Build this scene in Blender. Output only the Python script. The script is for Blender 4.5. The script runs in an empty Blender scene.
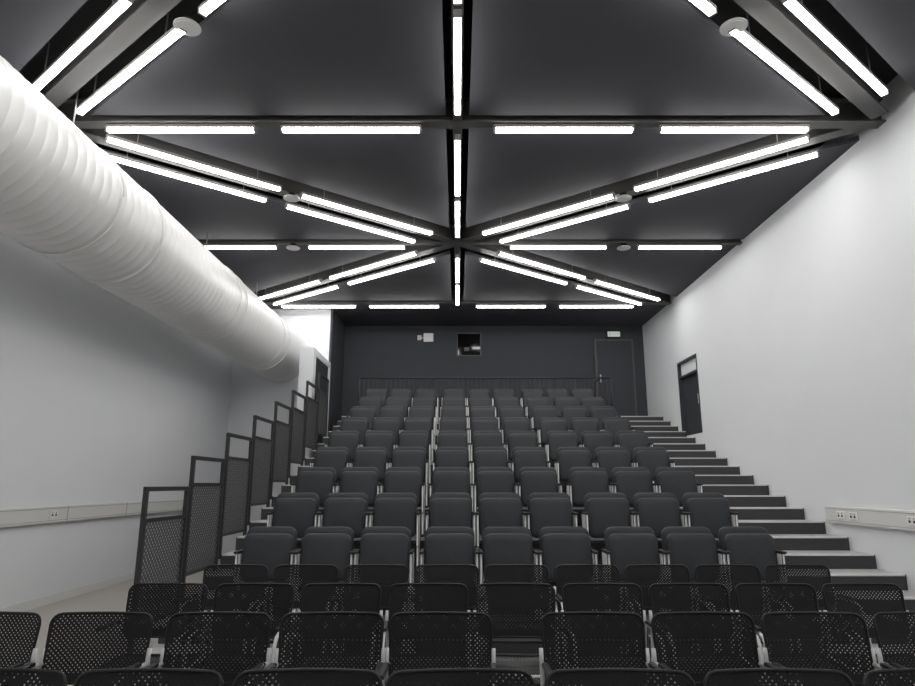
import bpy, bmesh, math
from mathutils import Vector, Matrix

scene = bpy.context.scene
scene.view_settings.view_transform = 'Standard'
scene.view_settings.look = 'None'
scene.view_settings.exposure = 0.0
COL = scene.collection

# ------------------------------------------------------------------ dims
XL, XR = -5.07, 4.70
ZC = 5.38
YB = 15.8           # back wall
Y1 = 14.2           # white facing wall (left of recess)
XREC = -2.86
YF = -3.2
NROW = 9
PD, PH = 0.945, 0.305
PY0, PZ0 = 5.65, 0.22
XT0 = -2.66         # left edge of tier
CAMZ = 1.45

# ------------------------------------------------------------------ materials
def new_mat(name):
    m = bpy.data.materials.new(name); m.use_nodes = True
    return m, m.node_tree.nodes, m.node_tree.links, m.node_tree.nodes['Principled BSDF']

def mat(name, col, rough=0.6, metal=0.0, noise=0.0, nscale=8.0, bump=0.0, bscale=200.0, spec=0.5):
    m, N, L, b = new_mat(name)
    b.inputs['Base Color'].default_value = (*col, 1)
    b.inputs['Roughness'].default_value = rough
    b.inputs['Metallic'].default_value = metal
    b.inputs['Specular IOR Level'].default_value = spec
    tc = N.new('ShaderNodeTexCoord')
    if noise > 0:
        n = N.new('ShaderNodeTexNoise'); n.inputs['Scale'].default_value = nscale
        n.inputs['Detail'].default_value = 5
        L.new(tc.outputs['Object'], n.inputs['Vector'])
        r = N.new('ShaderNodeMapRange')
        r.inputs['To Min'].default_value = 1 - noise; r.inputs['To Max'].default_value = 1 + noise
        L.new(n.outputs['Fac'], r.inputs['Value'])
        v = N.new('ShaderNodeVectorMath'); v.operation = 'SCALE'
        v.inputs[0].default_value = col
        L.new(r.outputs['Result'], v.inputs['Scale'])
        L.new(v.outputs['Vector'], b.inputs['Base Color'])
    if bump > 0:
        n2 = N.new('ShaderNodeTexNoise'); n2.inputs['Scale'].default_value = bscale
        L.new(tc.outputs['Object'], n2.inputs['Vector'])
        bp = N.new('ShaderNodeBump'); bp.inputs['Strength'].default_value = bump
        bp.inputs['Distance'].default_value = 0.002
        L.new(n2.outputs['Fac'], bp.inputs['Height'])
        L.new(bp.outputs['Normal'], b.inputs['Normal'])
    return m

def perf_mat(name, col, axes, s, thr, rough=0.5, metal=0.0, spec=0.4):
    m, N, L, b = new_mat(name)
    b.inputs['Base Color'].default_value = (*col, 1)
    b.inputs['Roughness'].default_value = rough
    b.inputs['Metallic'].default_value = metal
    b.inputs['Specular IOR Level'].default_value = spec
    tc = N.new('ShaderNodeTexCoord'); sp = N.new('ShaderNodeSeparateXYZ')
    L.new(tc.outputs['Object'], sp.inputs[0])
    outs = []
    for a in axes:
        mu = N.new('ShaderNodeMath'); mu.operation = 'MULTIPLY'; mu.inputs[1].default_value = 2*math.pi/s
        L.new(sp.outputs[a], mu.inputs[0])
        si = N.new('ShaderNodeMath'); si.operation = 'SINE'; L.new(mu.outputs[0], si.inputs[0]); outs.append(si)
    pr = N.new('ShaderNodeMath'); pr.operation = 'MULTIPLY'
    L.new(outs[0].outputs[0], pr.inputs[0]); L.new(outs[1].outputs[0], pr.inputs[1])
    g = N.new('ShaderNodeMath'); g.operation = 'GREATER_THAN'; g.inputs[1].default_value = thr
    L.new(pr.outputs[0], g.inputs[0])
    t = N.new('ShaderNodeBsdfTransparent'); mx = N.new('ShaderNodeMixShader')
    L.new(g.outputs[0], mx.inputs[0]); L.new(b.outputs[0], mx.inputs[1]); L.new(t.outputs[0], mx.inputs[2])
    L.new(mx.outputs[0], N['Material Output'].inputs['Surface'])
    return m

def emis(name, col, st):
    m, N, L, b = new_mat(name)
    b.inputs['Base Color'].default_value = (0.8, 0.8, 0.8, 1)
    b.inputs['Emission Color'].default_value = (*col, 1)
    b.inputs['Emission Strength'].default_value = st
    return m

M_wall = mat('wall_paint', (0.75, 0.765, 0.79), 0.7, noise=0.02, nscale=1.5, bump=0.15, bscale=60)
M_white = mat('white_paint', (0.8, 0.8, 0.79), 0.5)
M_trim = mat('trim_plastic', (0.70, 0.70, 0.68), 0.4)
M_ceil = mat('ceiling_panel', (0.064, 0.064, 0.073), 0.8, noise=0.05, nscale=3, spec=0.25)
M_void = mat('ceiling_void', (0.010, 0.010, 0.010), 0.9)
M_beam = mat('beam_steel', (0.075, 0.073, 0.072), 0.55)
M_back = mat('back_wall_paint', (0.040, 0.044, 0.052), 0.8, noise=0.04, nscale=2)
M_floor = mat('floor_vinyl', (0.48, 0.455, 0.42), 0.45, noise=0.05, nscale=3)
M_plat = mat('platform_carpet', (0.10, 0.10, 0.105), 0.9, noise=0.1, nscale=60)
M_riser = mat('riser_dark', (0.045, 0.045, 0.048), 0.7)
M_tread = mat('tread_vinyl', (0.45, 0.45, 0.445), 0.5, noise=0.06, nscale=30)
M_nose = mat('nosing_white', (0.66, 0.66, 0.65), 0.4)
M_duct = mat('duct_white', (0.72, 0.72, 0.715), 0.36, noise=0.015, nscale=3)
M_fab = mat('seat_fabric', (0.029, 0.032, 0.037), 0.62, noise=0.15, nscale=90, bump=0.3, bscale=500, spec=0.45)
M_seatframe = mat('seat_frame_white', (0.80, 0.80, 0.79), 0.35)
M_black = mat('black_plastic', (0.012, 0.012, 0.013), 0.45, spec=0.3)
M_chrome = mat('chair_tube', (0.58, 0.58, 0.58), 0.3)
M_perf = perf_mat('chair_perforated', (0.010, 0.010, 0.011), ('X', 'Z'), 0.021, 0.72, 0.5, spec=0.3)
M_perfs = perf_mat('seat_perforated', (0.010, 0.010, 0.011), ('X', 'Y'), 0.021, 0.72, 0.5, spec=0.3)
M_rail = mat('rail_steel', (0.035, 0.035, 0.038), 0.45, metal=0.2)
M_railp = perf_mat('rail_mesh', (0.10, 0.10, 0.105), ('Y', 'Z'), 0.055, 0.20, 0.5)
M_door = mat('door_dark', (0.038, 0.043, 0.050), 0.5)
M_glass = mat('booth_glass', (0.004, 0.004, 0.005), 0.08)
M_green = emis('exit_panel', (0.55, 0.75, 0.6), 0.25)
M_light = emis('light_diffuser', (1.0, 0.982, 0.955), 20.0)
M_house = mat('light_housing', (0.30, 0.29, 0.28), 0.5)

# ------------------------------------------------------------------ builder
class B:
    def __init__(s): s.bm = bmesh.new(); s.mats = []
    def mi(s, m):
        if m not in s.mats: s.mats.append(m)
        return s.mats.index(m)
    def box(s, x0, x1, y0, y1, z0, z1, m, bev=0.0, M=None, top=None):
        v = [Vector((x, y, z)) for x in (x0, x1) for y in (y0, y1) for z in (z0, z1)]
        if M: v = [M @ p for p in v]
        vs = [s.bm.verts.new(p) for p in v]
        idx = [(0,1,3,2),(4,6,7,5),(0,4,5,1),(2,3,7,6),(0,2,6,4),(1,5,7,3)]
        fs = []
        for k, f in enumerate(idx):
            fc = s.bm.faces.new([vs[i] for i in f]); fc.material_index = s.mi(m)
            if top and k == 5: fc.material_index = s.mi(top)
            fs.append(fc)
        if bev > 0:
            es = list({e for f in fs for e in f.edges})
            bmesh.ops.bevel(s.bm, geom=es, offset=bev, segments=2, affect='EDGES', profile=0.5)
    def tube(s, pts, r, m, n=8, cap=True):
        pts = [Vector(p) for p in pts]; rings = []
        up = None
        for i, p in enumerate(pts):
            if i == 0: t = pts[1]-p
            elif i == len(pts)-1: t = p-pts[i-1]
            else: t = (pts[i+1]-p).normalized()+(p-pts[i-1]).normalized()
            t.normalize()
            if up is None:
                up = Vector((0, 0, 1)) if abs(t.z) < 0.9 else Vector((0, 1, 0))
            a = t.cross(up)
            if a.length < 1e-3: a = t.cross(Vector((1, 0, 0)))
            a.normalize(); b = a.cross(t).normalized(); up = b
            rings.append([s.bm.verts.new(p + r*(math.cos(2*math.pi*k/n)*a+math.sin(2*math.pi*k/n)*b)) for k in range(n)])
        for i in range(len(rings)-1):
            for k in range(n):
                f = s.bm.faces.new((rings[i][k], rings[i][(k+1) % n], rings[i+1][(k+1) % n], rings[i+1][k]))
                f.material_index = s.mi(m); f.smooth = True
        if cap:
            for R in (rings[0], rings[-1]):
                f = s.bm.faces.new(R); f.material_index = s.mi(m)
    def cushion(s, w, h, t, r, bev, m, M, bow=0.0):
        """rounded-rectangle cushion in local XZ, thickness Y"""
        def outline(inset):
            pts = []; ww, hh, rr = w/2-inset, h/2-inset, max(r-inset, 0.004)
            for cx, cz, a0 in ((ww-rr, hh-rr, 0), (-ww+rr, hh-rr, 90), (-ww+rr, -hh+rr, 180), (ww-rr, -hh+rr, 270)):
                for k in range(5):
                    a = math.radians(a0+22.5*k)
                    pts.append((cx+rr*math.cos(a), cz+rr*math.sin(a)))
            return pts
        prof = [(-t/2-bow, bev*3.2), (-t/2, bev), (-t/2+bev*0.4, bev*0.3), (-t/2+bev, 0), (t/2-bev, 0), (t/2-bev*0.3, bev*0.4), (t/2, bev)]
        loops = []
        for y, ins in prof:
            loops.append([s.bm.verts.new(M @ Vector((x, y, z))) for x, z in outline(ins)])
        n = len(loops[0])
        for i in range(len(loops)-1):
            for k in range(n):
                f = s.bm.faces.new((loops[i][k], loops[i][(k+1) % n], loops[i+1][(k+1) % n], loops[i+1][k]))
                f.material_index = s.mi(m); f.smooth = True
        for R in (loops[0], loops[-1]):
            f = s.bm.faces.new(R); f.material_index = s.mi(m); f.smooth = True
    def grid(s, fn, nu, nv, m):
        V = [[s.bm.verts.new(fn(i/nu, j/nv)) for i in range(nu+1)] for j in range(nv+1)]
        for j in range(nv):
            for i in range(nu):
                f = s.bm.faces.new((V[j][i], V[j][i+1], V[j+1][i+1], V[j+1][i]))
                f.material_index = s.mi(m); f.smooth = True
    def poly(s, pts, z0, z1, m):
        lo = [s.bm.verts.new((x, y, z0)) for x, y in pts]; hi = [s.bm.verts.new((x, y, z1)) for x, y in pts]
        n = len(pts)
        for k in range(n):
            s.bm.faces.new((lo[k], lo[(k+1) % n], hi[(k+1) % n], hi[k])).material_index = s.mi(m)
        s.bm.faces.new(lo).material_index = s.mi(m); s.bm.faces.new(hi).material_index = s.mi(m)
    def mesh(s, name):
        bmesh.ops.recalc_face_normals(s.bm, faces=s.bm.faces)
        me = bpy.data.meshes.new(name); s.bm.to_mesh(me); s.bm.free()
        for m in s.mats: me.materials.append(m)
        return me
    def obj(s, name, loc=(0, 0, 0), rz=0):
        return place(s.mesh(name), name, loc, rz)

def place(me, name, loc=(0, 0, 0), rz=0):
    o = bpy.data.objects.new(name, me); COL.objects.link(o)
    o.location = loc; o.rotation_euler = (0, 0, rz)
    return o

# ------------------------------------------------------------------ room
b = B(); b.box(XL-0.2, XR+0.35, YF-0.2, YB+0.2, -0.15, 0, M_floor); b.obj('floor')
b = B(); b.box(XL-0.2, XL, YF, Y1, 0, 5.8, M_wall); b.obj('wall_left')
DY0, DY1, DZ0, DZ1 = 12.35, 13.45, 2.42, 3.97
b = B()
b.box(XR, XR+0.35, YF, DY0, 0, 5.8, M_wall)
b.box(XR, XR+0.35, DY1, YB, 0, 5.8, M_wall)
b.box(XR, XR+0.35, DY0, DY1, 0, DZ0, M_wall)
b.box(XR, XR+0.35, DY0, DY1, DZ1, 5.8, M_wall)
b.obj('wall_right')
b = B(); b.box(XL-0.2, XR+0.35, YF-0.2, YF, 0, 5.8, M_wall); b.obj('wall_front')
b = B(); b.box(XREC-0.2, XR+0.35, YB, YB+0.2, 0, 5.8, M_back); b.obj('wall_back')
b = B(); b.box(XL-0.2, XREC-0.05, Y1, Y1+0.2, 0, 5.8, M_wall); b.obj('wall_left_end')
b = B(); b.box(XREC-0.05, XREC, Y1, YB, 0, 5.8, M_back); b.obj('wall_recess')
# short return wall holding the door on the left of the tier
b = B()
LY0 = 12.5; LX = -3.14
b.box(LX, XREC, LY0, LY0+0.22, 0, 4.12, M_wall)
b.box(LX, XREC, Y1-0.2, Y1, 0, 4.12, M_wall)
b.box(LX, XREC, LY0+0.22, Y1-0.2, 3.98, 4.12, M_wall)
b.box(LX, XREC, LY0+0.22, Y1-0.2, 0, 1.9, M_wall)
b.obj('wall_lobby')
b = B()
b.box(XREC-0.06, XREC-0.01, LY0+0.24, Y1-0.22, 1.91, 3.97, M_door, 0.004)
b.box(XREC-0.01, XREC+0.02, LY0+0.34, LY0+0.38, 2.9, 3.1, M_chrome, 0.003)
b.obj('door_2')
b = B()
ZT = 3.62
b.box(XR+0.07, XR+0.12, DY0+0.03, DY1-0.03, DZ0+0.005, ZT, M_door, 0.004)
b.box(XR+0.06, XR+0.12, DY0+0.03, DY1-0.03, ZT+0.04, DZ1-0.04, M_wall)
for q in ((DY0, DY0+0.03, DZ0, DZ1), (DY1-0.03, DY1, DZ0, DZ1), (DY0+0.03, DY1-0.03, DZ1-0.04, DZ1), (DY0+0.03, DY1-0.03, ZT, ZT+0.04)):
    b.box(XR-0.012, XR+0.13, q[0]+0.001, q[1]-0.001, q[2]+0.001, q[3]-0.001, M_door)
b.box(XR+0.03, XR+0.07, DY0+0.15, DY0+0.18, 3.0, 3.2, M_chrome)
b.obj('door_3')

# trims
b = B(); b.box(XL, XL+0.015, YF, 14.0, 0, 0.11, M_trim, 0.003); b.obj('baseboard_left')
for nm, x0, x1, ye in (('trim_1', XL, XL+0.06, 12.4), ('trim_2', XR-0.06, XR, 8.35)):
    b = B()
    b.box(x0, x1, YF, ye, 0.985, 1.185, M_trim, 0.006)
    xx = (x1, x1+0.003) if nm == 'trim_1' else (x0-0.003, x0)
    b.box(xx[0], xx[1], YF, ye, 1.155, 1.16, M_house)
    b.box(xx[0], xx[1], YF, ye, 1.01, 1.015, M_house)
    for yy in [k*1.5-2 for k in range(int((ye+2)/1.5))]:
        b.box(xx[0], xx[1], yy, yy+0.006, 0.99, 1.18, M_house)
    b.obj(nm)
def socket(x, y, side):
    b = B()
    b.box(min(x, x+side*0.012), max(x, x+side*0.012), y-0.075, y+0.075, 1.04, 1.13, M_white, 0.004)
    for k in (-0.035, 0.035):
        xa, xb = sorted((x+side*0.012, x+side*0.014))
        b.box(xa, xb, y+k-0.015, y+k+0.015, 1.065, 1.09, M_black)
        b.box(xa, xb, y+k-0.006, y+k+0.006, 1.10, 1.115, M_black)
    b.obj('wall_socket')
for y in (5.45, 6.6, 8.2): socket(XL+0.0635, y, 1)
for y in (6.75, 7.75, 8.0): socket(XR-0.0635, y, -1)

# ------------------------------------------------------------------ ceiling
def clip(poly, n, c):
    out = []
    for i in range(len(poly)):
        p, q = poly[i], poly[(i+1) % len(poly)]
        dp = n[0]*p[0]+n[1]*p[1]-c; dq = n[0]*q[0]+n[1]*q[1]-c
        if dp >= 0: out.append(p)
        if (dp >= 0) != (dq >= 0):
            t = dp/(dp-dq); out.append((p[0]+t*(q[0]-p[0]), p[1]+t*(q[1]-p[1])))
    return out
HUBS = ((2.65, -0.8, 6.4), (10.0, 6.4, 13.6)); SL = 0.785
b = B()
b.box(XL-0.2, XR+0.35, YF-0.2, YB+0.2, 5.72, 5.85, M_void)
ortho = 0.13; dg = 0.38; L0 = math.hypot(1, SL)
for hy, ya, yb in HUBS:
    for sx in (-1, 1):
        for sy in (-1, 1):
            xw = XR if sx > 0 else XL
            xs = sorted((sx*ortho, xw)); ys = (hy+0.10, yb-0.12) if sy > 0 else (ya+0.12, hy-0.10)
            rect = [(xs[0], ys[0]), (xs[1], ys[0]), (xs[1], ys[1]), (xs[0], ys[1])]
            n = (-SL*sx/L0, sy/L0); c = sy*hy/L0
            for s in (1, -1):
                P = clip(rect, (n[0]*s, n[1]*s), c*s+dg)
                if len(P) > 2: b.poly(P, ZC, ZC+0.06, M_ceil)
b.box(XL, XR, YF, -0.92, ZC, ZC+0.06, M_ceil)
b.box(XREC, XR, 13.72, YB, ZC, ZC+0.06, M_ceil)
b.box(XL, XREC, 13.72, Y1, ZC, ZC+0.06, M_ceil)
b.obj('ceiling')

# beams (I sections)
b = B()
def ibeam(p, q, w=0.13, z0=5.34, z1=5.62):
    p = Vector((*p, 0)); q = Vector((*q, 0)); d = q-p; L = d.length
    M = Matrix.Translation(p) @ Matrix.Rotation(math.atan2(d.y, d.x), 4, 'Z')
    b.box(0, L, -w/2, w/2, z0, z0+0.02, M_beam, M=M)
    b.box(0, L, -w/2, w/2, z1-0.02, z1, M_beam, M=M)
    b.box(0, L, -0.01, 0.01, z0+0.02, z1-0.02, M_beam, M=M)
ibeam((0, YF), (0, 13.6), 0.10)
for y in (-0.8, 6.4, 13.6, 2.65, 10.0):
    ibeam((XL, y), (XR, y), 0.15 if y in (-0.8, 6.4, 13.6) else 0.10, z0=5.335)
for hy, ya, yb in HUBS:
    for sx in (-1, 1):
        for sy in (-1, 1):
            ibeam((0, hy), (sx*4.58, hy+sy*4.58*SL), 0.17, z0=5.345)
b.obj('ceiling_beams')

# linear lights
LIGHT_CACHE = {}
def light(cx, cy, length, ang=0.0):
    key = round(length, 2)
    if key not in LIGHT_CACHE:
        b = B(); l = key/2
        b.box(-l, l, -0.030, 0.030, -0.036, -0.0, M_light, 0.006)
        b.box(-l-0.02, -l, -0.034, 0.034, -0.040, 0.03, M_house)
        b.box(l, l+0.02, -0.034, 0.034, -0.040, 0.03, M_house)
        b.box(-l, l, -0.034, 0.034, 0.0, 0.035, M_house)
        for x in (-l*0.7, l*0.7):
            b.tube([(x, 0.0, 0.035), (x, 0.0, 0.42)], 0.006, M_house, 6)
        LIGHT_CACHE[key] = b.mesh('linear_ceiling_light')
    place(LIGHT_CACHE[key], 'linear_ceiling_light', (cx, cy, 5.29), ang)
def lseg(p, q):
    light((p[0]+q[0])/2, (p[1]+q[1])/2, math.hypot(q[0]-p[0], q[1]-p[1]), math.atan2(q[1]-p[1], q[0]-p[0]))
for y in (-0.8, 6.4, 13.6):
    for s in (-1, 1):
        lseg((s*0.42, y), (s*1.93, y)); lseg((s*2.25, y), (s*3.86, y))
for y in (10.0, 2.65):
    for s in (-1, 1):
        lseg((s*0.88, y), (s*2.45, y)); lseg((s*3.0, y), (s*4.35, y))
for hy, ya, yb in HUBS:
    for a, c in ((-3.42, -1.98), (-1.82, -0.5), (0.45, 1.82), (1.98, 3.42)):
        lseg((0, hy+a), (0, hy+c))
ux, uy = 1/L0, SL/L0
for hy, ya, yb in HUBS:
    for sx in (-1, 1):
        for sy in (-1, 1):
            d = (sx*ux, sy*uy); n = (-sy*uy*1.0, sx*ux)
            for off in (-0.225, 0.225):
                for a, c in ((0.62, 2.78), (3.10, 5.15)):
                    e = 0.08 if (n[1]*off*sy) > 0 else 0.10
                    p = (d[0]*(a+e)+n[0]*off, hy+d[1]*(a+e)+n[1]*off)
                    q = (d[0]*(c+e)+n[0]*off, hy+d[1]*(c+e)+n[1]*off)
                    lseg(p, q)
b = B()
b.tube([(0, 0, 0), (0, 0, 0.010)], 0.112, M_white, 28)
b.tube([(0, 0, -0.006), (0, 0, 0)], 0.09, M_white, 28)
b.tube([(0, 0, 0.010), (0, 0, 0.075)], 0.05, M_black, 20)
SP = b.mesh('ceiling_speaker')
for x, y in ((-2.27, 8.12), (2.27, 8.12), (-2.72, 10.0), (2.75, 10.0), (-2.31, 4.76), (2.36, 4.76)):
    place(SP, 'ceiling_speaker', (x, y, 5.262))

# ------------------------------------------------------------------ duct
RD = 0.60; DX, DZ = -3.99, 4.29
b = B()
prof = []
y = YF+0.02
while y < Y1:
    prof += [(y, RD), (y+0.115, RD), (y+0.125, RD+0.0055), (y+0.133, RD+0.0055)]
    y += 0.145
prof.append((Y1, RD))
n = 72; rings = []
for yy, r in prof:
    if yy > Y1: continue
    rings.append([b.bm.verts.new((DX+r*math.cos(2*math.pi*k/n), yy, DZ+r*math.sin(2*math.pi*k/n))) for k in range(n)])
mi = b.mi(M_duct)
for i in range(len(rings)-1):
    for k in range(n):
        f = b.bm.faces.new((rings[i][k], rings[i][(k+1) % n], rings[i+1][(k+1) % n], rings[i+1][k])); f.material_index = mi; f.smooth = True
for yy in (0.9, 3.9, 6.9, 9.9, 12.6):
    ring = []
    for r, y2 in ((RD+0.004, yy), (RD+0.020, yy), (RD+0.020, yy+0.05), (RD+0.004, yy+0.05)):
        ring.append([b.bm.verts.new((DX+r*math.cos(2*math.pi*k/n), y2, DZ+r*math.sin(2*math.pi*k/n))) for k in range(n)])
    for i in range(3):
        for k in range(n):
            f = b.bm.faces.new((ring[i][k], ring[i][(k+1) % n], ring[i+1][(k+1) % n], ring[i+1][k])); f.material_index = mi; f.smooth = True
for yy in (2.3, 6.0, 9.6, 12.2):
    b.tube([(DX, yy, DZ+RD+0.01), (DX, yy, 5.7)], 0.009, M_house, 6)
    b.box(DX-0.06, DX+0.06, yy-0.02, yy+0.02, DZ+RD+0.012, DZ+RD+0.05, M_house)
    pts = [(DX+(RD+0.014)*math.cos(a), yy, DZ+(RD+0.014)*math.sin(a)) for a in [2*math.pi*k/48 for k in range(49)]]
    b.tube(pts, 0.009, M_duct, 6)
b.obj('ventilation_duct')

# ------------------------------------------------------------------ tiered platform
b = B()
XSR = 3.03   # right aisle starts
XSL = -2.05  # left aisle ends
XE = XR-0.004
for i in range(NROW+1):
    y0 = PY0+PD*i; y1 = PY0+PD*(i+1) if i < NROW else YB-0.004
    z = PZ0+PH*i; ym = y0+PD/2
    b.box(XSL, XSR, y0, y1, 0, z, M_riser, top=M_plat)
    for xa, xb in ((XT0, XSL), (XSR, XE)):
        zz = z-PH/2
        b.box(xa, xb, y0, ym, 0, zz, M_riser, top=M_tread)
        b.box(xa, xb, ym, y1, 0, z, M_riser, top=M_tread)
        for yn, zn in ((y0, zz), (ym, z)):
            b.box(xa+0.02, xb-0.02, yn-0.014, yn+0.05, zn-0.012, zn+0.005, M_nose)
b.obj('tiered_platform')

# ------------------------------------------------------------------ theatre seats
b = B()
T = Matrix.Translation; Rx = lambda a: Matrix.Rotation(math.radians(a), 4, 'X')
b.cushion(0.475, 0.46, 0.06, 0.075, 0.016, M_fab, T((0, 0.0, 0.605)) @ Rx(-8), 0.004)
b.cushion(0.462, 0.42, 0.075, 0.07, 0.020, M_fab, T((0, -0.095, 0.57)) @ Rx(-6), 0.008)
b.box(-0.20, 0.20, 0.032, 0.045, 0.42, 0.78, M_black, 0.004, M=Rx(-4))
for s in (-1, 1):
    x = s*0.254
    b.box(x-0.015, x+0.015, -0.20, 0.03, 0.28, 0.61, M_seatframe, 0.006)
    b.box(x-0.015, x+0.015, -0.14, 0.0, 0.02, 0.30, M_seatframe, 0.005)
    b.box(x-0.017, x+0.017, -0.24, 0.03, 0.61, 0.632, M_black, 0.008)
    b.box(x-0.017, x+0.017, -0.20, 0.06, 0.0, 0.02, M_black, 0.004)
b.box(-0.25, 0.25, -0.09, -0.05, 0.27, 0.31, M_black, 0.004)
SEAT = b.mesh('theatre_seat')
SX = (-1.77, -1.225, -0.68, -0.075, 0.47, 1.015, 1.64, 2.185, 2.73)
for i in range(NROW):
    for x in SX:
        place(SEAT, 'theatre_seat', (x, 6.34+PD*i, PZ0+PH*i))

# ------------------------------------------------------------------ mesh back chairs
def chair_mesh(name):
    b = B()
    w, zb, zt, r = 0.485, 0.550, 0.845, 0.045
    def hw(v):
        z = v*(zt-zb); d = min(z, (zt-zb)-z)
        base = w/2*(0.95+0.05*v)
        return base if d >= r else base-r+math.sqrt(max(r*r-(r-d)**2, 0))
    def bp(u, v, off=0.0):
        h = hw(v); x = (2*u-1)*h
        z = zb+v*(zt-zb)
        y = 0.05*v - 0.030*(x/(w/2))**2 + off
        return Vector((x, y, z))
    vs = [0, 0.012, 0.04, 0.09, 0.145]+[0.145+0.71*k/8 for k in range(1, 9)]+[0.91, 0.96, 0.988, 1]
    nv = len(vs)-1
    b.grid(lambda u, v: bp(u, vs[round(v*nv)]), 14, nv, M_perf)
    rim = [bp(0, v) for v in vs]+[bp(u/14, 1) for u in range(1, 14)]+[bp(1, v) for v in reversed(vs)]+[bp(1-u/14, 0) for u in range(1, 15)]
    b.tube(rim, 0.007, M_black, 6, cap=False)
    # solid lower spine of the back
    b.grid(lambda u, v: bp(0.03+0.94*u, 0.02+0.13*v, -0.004), 10, 2, M_black)
    b.tube([bp(0.02+0.96*u/8, 0.06, 0.012) for u in range(9)], 0.012, M_black, 6)
    def sp(u, v):
        x = (2*u-1)*0.225*(1-0.06*(1-v)); y = -0.42+0.42*v
        z = 0.445-0.03*(1-abs(2*u-1))*math.sin(math.pi*v) - 0.04*max(0, 0.2-v)/0.2
        return Vector((x, y, z))
    b.grid(sp, 8, 10, M_perfs)
    srim = [sp(0, v/8) for v in range(9)]+[sp(u/8, 1) for u in range(1, 9)]+[sp(1, 1-v/8) for v in range(1, 9)]+[sp(1-u/8, 0) for u in range(1, 9)]
    b.tube(srim, 0.011, M_black, 6, cap=False)
    for s in (-1, 1):
        x = s*0.242
        b.tube([(x, 0.10, 0.0), (x, 0.06, 0.25), (x, 0.02, 0.44), (s*0.245, -0.005, 0.58), (s*0.247, -0.008, 0.66), (s*0.247, 0.0, 0.70)], 0.011, M_chrome, 8)
        b.tube([(x, -0.44, 0.0), (x, -0.40, 0.30), (x, -0.37, 0.56), (x, -0.33, 0.615), (x, -0.26, 0.635), (x, -0.01, 0.635)], 0.011, M_chrome, 8)
        b.tube([(x, -0.40, 0.425), (x, 0.02, 0.425)], 0.010, M_chrome, 8)
        b.box(x-0.016, x+0.016, -0.30, -0.08, 0.640, 0.660, M_black, 0.008)
        b.tube([(x, 0.10, 0.0), (x, 0.10, 0.02)], 0.016, M_black, 8)
        b.tube([(x, -0.44, 0.0), (x, -0.44, 0.02)], 0.016, M_black, 8)
    b.tube([(-0.238, 0.0, 0.425), (0.238, 0.0, 0.425)], 0.010, M_chrome, 8)
    b.tube([(-0.238, -0.36, 0.425), (0.238, -0.36, 0.425)], 0.010, M_chrome, 8)
    return b.mesh(name)
CH = chair_mesh('mesh_back_chair')
rowsC = [(2.27, [-1.52, -1.01, -0.49, 0.01, 0.53, 1.05, 1.57]),
         (3.24, [-2.22, -1.69, -1.13, -0.595, -0.08, 0.64, 1.165, 1.69, 2.22]),
         (4.16, [-1.78+0.5335*k for k in range(9)]),
         (5.10, [-1.68+0.532*k for k in range(9)])]
for y, xs in rowsC:
    for k, x in enumerate(xs):
        place(CH, 'mesh_back_chair', (x, y, 0), math.radians(((k*37) % 7-3)*0.5))

# ------------------------------------------------------------------ left guard rails
b = B()
Lr = PD-0.06
b.box(-0.02, 0.02, 0, 0.035, -0.20, 1.19, M_rail, 0.003)
b.box(-0.02, 0.02, Lr-0.035, Lr, -0.05, 1.19, M_rail, 0.003)
b.box(-0.022, 0.022, 0, Lr, 1.17, 1.21, M_rail, 0.004)
b.box(-0.012, 0.012, 0.035, Lr-0.035, 0.91, 0.94, M_rail)
b.box(-0.012, 0.012, 0.035, Lr-0.035, 0.04, 0.07, M_rail)
b.box(-0.003, 0.003, 0.035, Lr-0.035, 0.07, 0.91, M_railp)
GR = b.mesh('guard_railing')
for i in range(8):
    place(GR, 'guard_railing', (XT0-0.025, PY0+PD*i, PZ0+PH*i))
# rear balustrade
b = B(); zt = PZ0+PH*NROW+0.001
yy = PY0+PD*NROW+0.08
x0, x1 = -2.0, 2.95
b.tube([(x0-0.2, yy, zt+0.82), (x1+0.5, yy, zt+0.82)], 0.022, M_rail, 8)
b.tube([(x0-0.2, yy, zt+0.10), (x1+0.5, yy, zt+0.10)], 0.014, M_rail, 8)
nb = 56
for k in range(nb+1):
    x = x0-0.2+(x1-x0+0.7)*k/nb
    b.tube([(x, yy, zt if (k % 8 == 0 and -2.0 < x < 3.0) else zt+0.10), (x, yy, zt+0.82)], 0.016 if k % 8 == 0 else 0.009, M_rail, 6)
b.tube([(3.22, yy+0.6, zt), (3.22, yy+0.6, zt+1.42)], 0.03, M_rail, 8)
b.tube([(3.22, yy, zt+0.82), (3.22, yy+0.6, zt+0.82)], 0.02, M_rail, 8)
b.obj('rear_balustrade')

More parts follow.
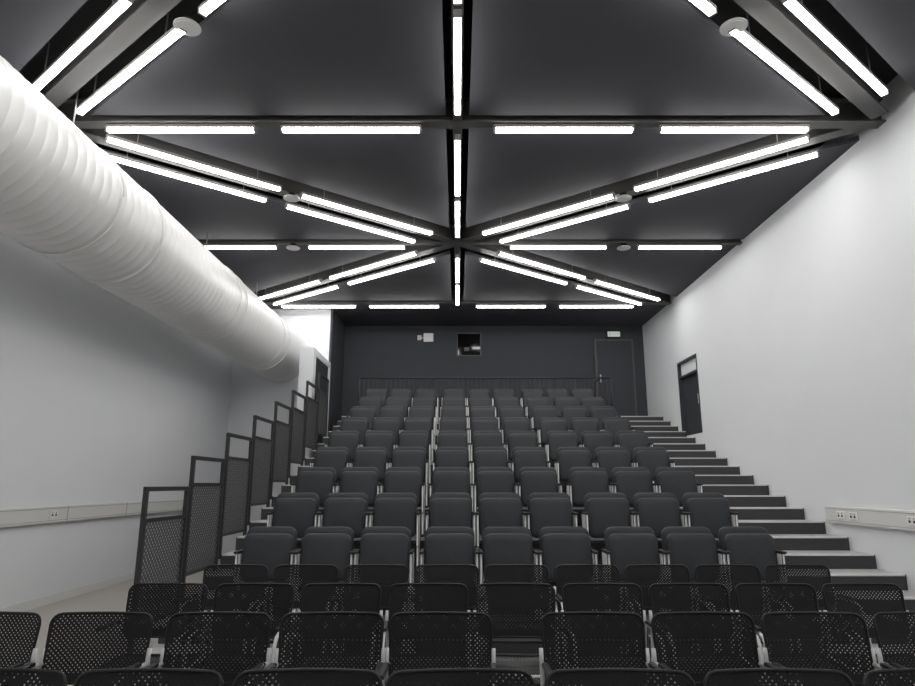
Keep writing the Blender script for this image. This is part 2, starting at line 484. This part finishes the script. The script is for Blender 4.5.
# ------------------------------------------------------------------ back wall items
def bx(x, y, D=YB):
    zc = 16.2
    return (x-458)*zc/640.0, CAMZ+(483-y)*0.976*zc/640.0
b = B()
xa, za = bx(594, 338); xb, _ = bx(633, 338)
b.box(xa, xb, YB-0.05, YB, zt, za, M_beam, 0.004)
b.box(xa+0.05, xb-0.05, YB-0.07, YB-0.05, zt+0.01, za-0.05, M_back, 0.004)
b.box(xa+0.10, xa+0.13, YB-0.11, YB-0.07, zt+0.95, zt+1.15, M_chrome, 0.004)
b.obj('door_1')
b = B()
xa, za = bx(607, 329); xb, zb = bx(621, 337)
b.box(xa, xb, YB-0.06, YB, zb, za, M_black, 0.004)
b.box(xa+0.02, xb-0.02, YB-0.065, YB-0.06, zb+0.03, za-0.03, M_green)
b.box(xa+0.05, xa+0.09, YB-0.068, YB-0.065, zb+0.05, za-0.05, M_white)
b.obj('exit_sign')
b = B()
xa, za = bx(457, 331); xb, zb = bx(482, 356)
b.box(xa, xb, YB-0.012, YB, zb, za, M_glass)
fr = 0.035
for q in ((xa, xa+fr, zb, za), (xb-fr, xb, zb, za), (xa+fr, xb-fr, zb, zb+fr), (xa+fr, xb-fr, za-fr, za)):
    b.box(q[0], q[1], YB-0.03, YB-0.012, q[2], q[3], M_beam, 0.003)
b.box(xa+0.2, xa+0.32, YB-0.018, YB-0.012, zb+0.14, zb+0.24, M_beam)
b.obj('window_1')
b = B()
xa, za = bx(424, 332); xb, zb = bx(434, 341)
b.box(xa, xb, YB-0.08, YB, zb, za, M_white, 0.02)
xa2, za2 = bx(418, 334); xb2, zb2 = bx(422, 339)
b.box(xa2, xb2, YB-0.04, YB, zb2, za2, M_trim, 0.008)
b.box(xb2, xa, YB-0.015, YB, (zb2+za2)/2-0.01, (zb2+za2)/2+0.01, M_trim)
b.obj('wall_alarm_sounder')

# ------------------------------------------------------------------ world + camera
w = bpy.data.worlds.new('world'); scene.world = w; w.use_nodes = True
w.node_tree.nodes['Background'].inputs[0].default_value = (0.5, 0.5, 0.52, 1)
w.node_tree.nodes['Background'].inputs[1].default_value = 0.05
cam = bpy.data.cameras.new('camera'); co = bpy.data.objects.new('camera', cam); COL.objects.link(co)
co.location = (0, 0, CAMZ); co.rotation_euler = (math.radians(90+12.45), 0, 0)
cam.sensor_fit = 'HORIZONTAL'; cam.sensor_width = 36; cam.lens = 36*640/915.0
cam.clip_start = 0.05
scene.camera = co
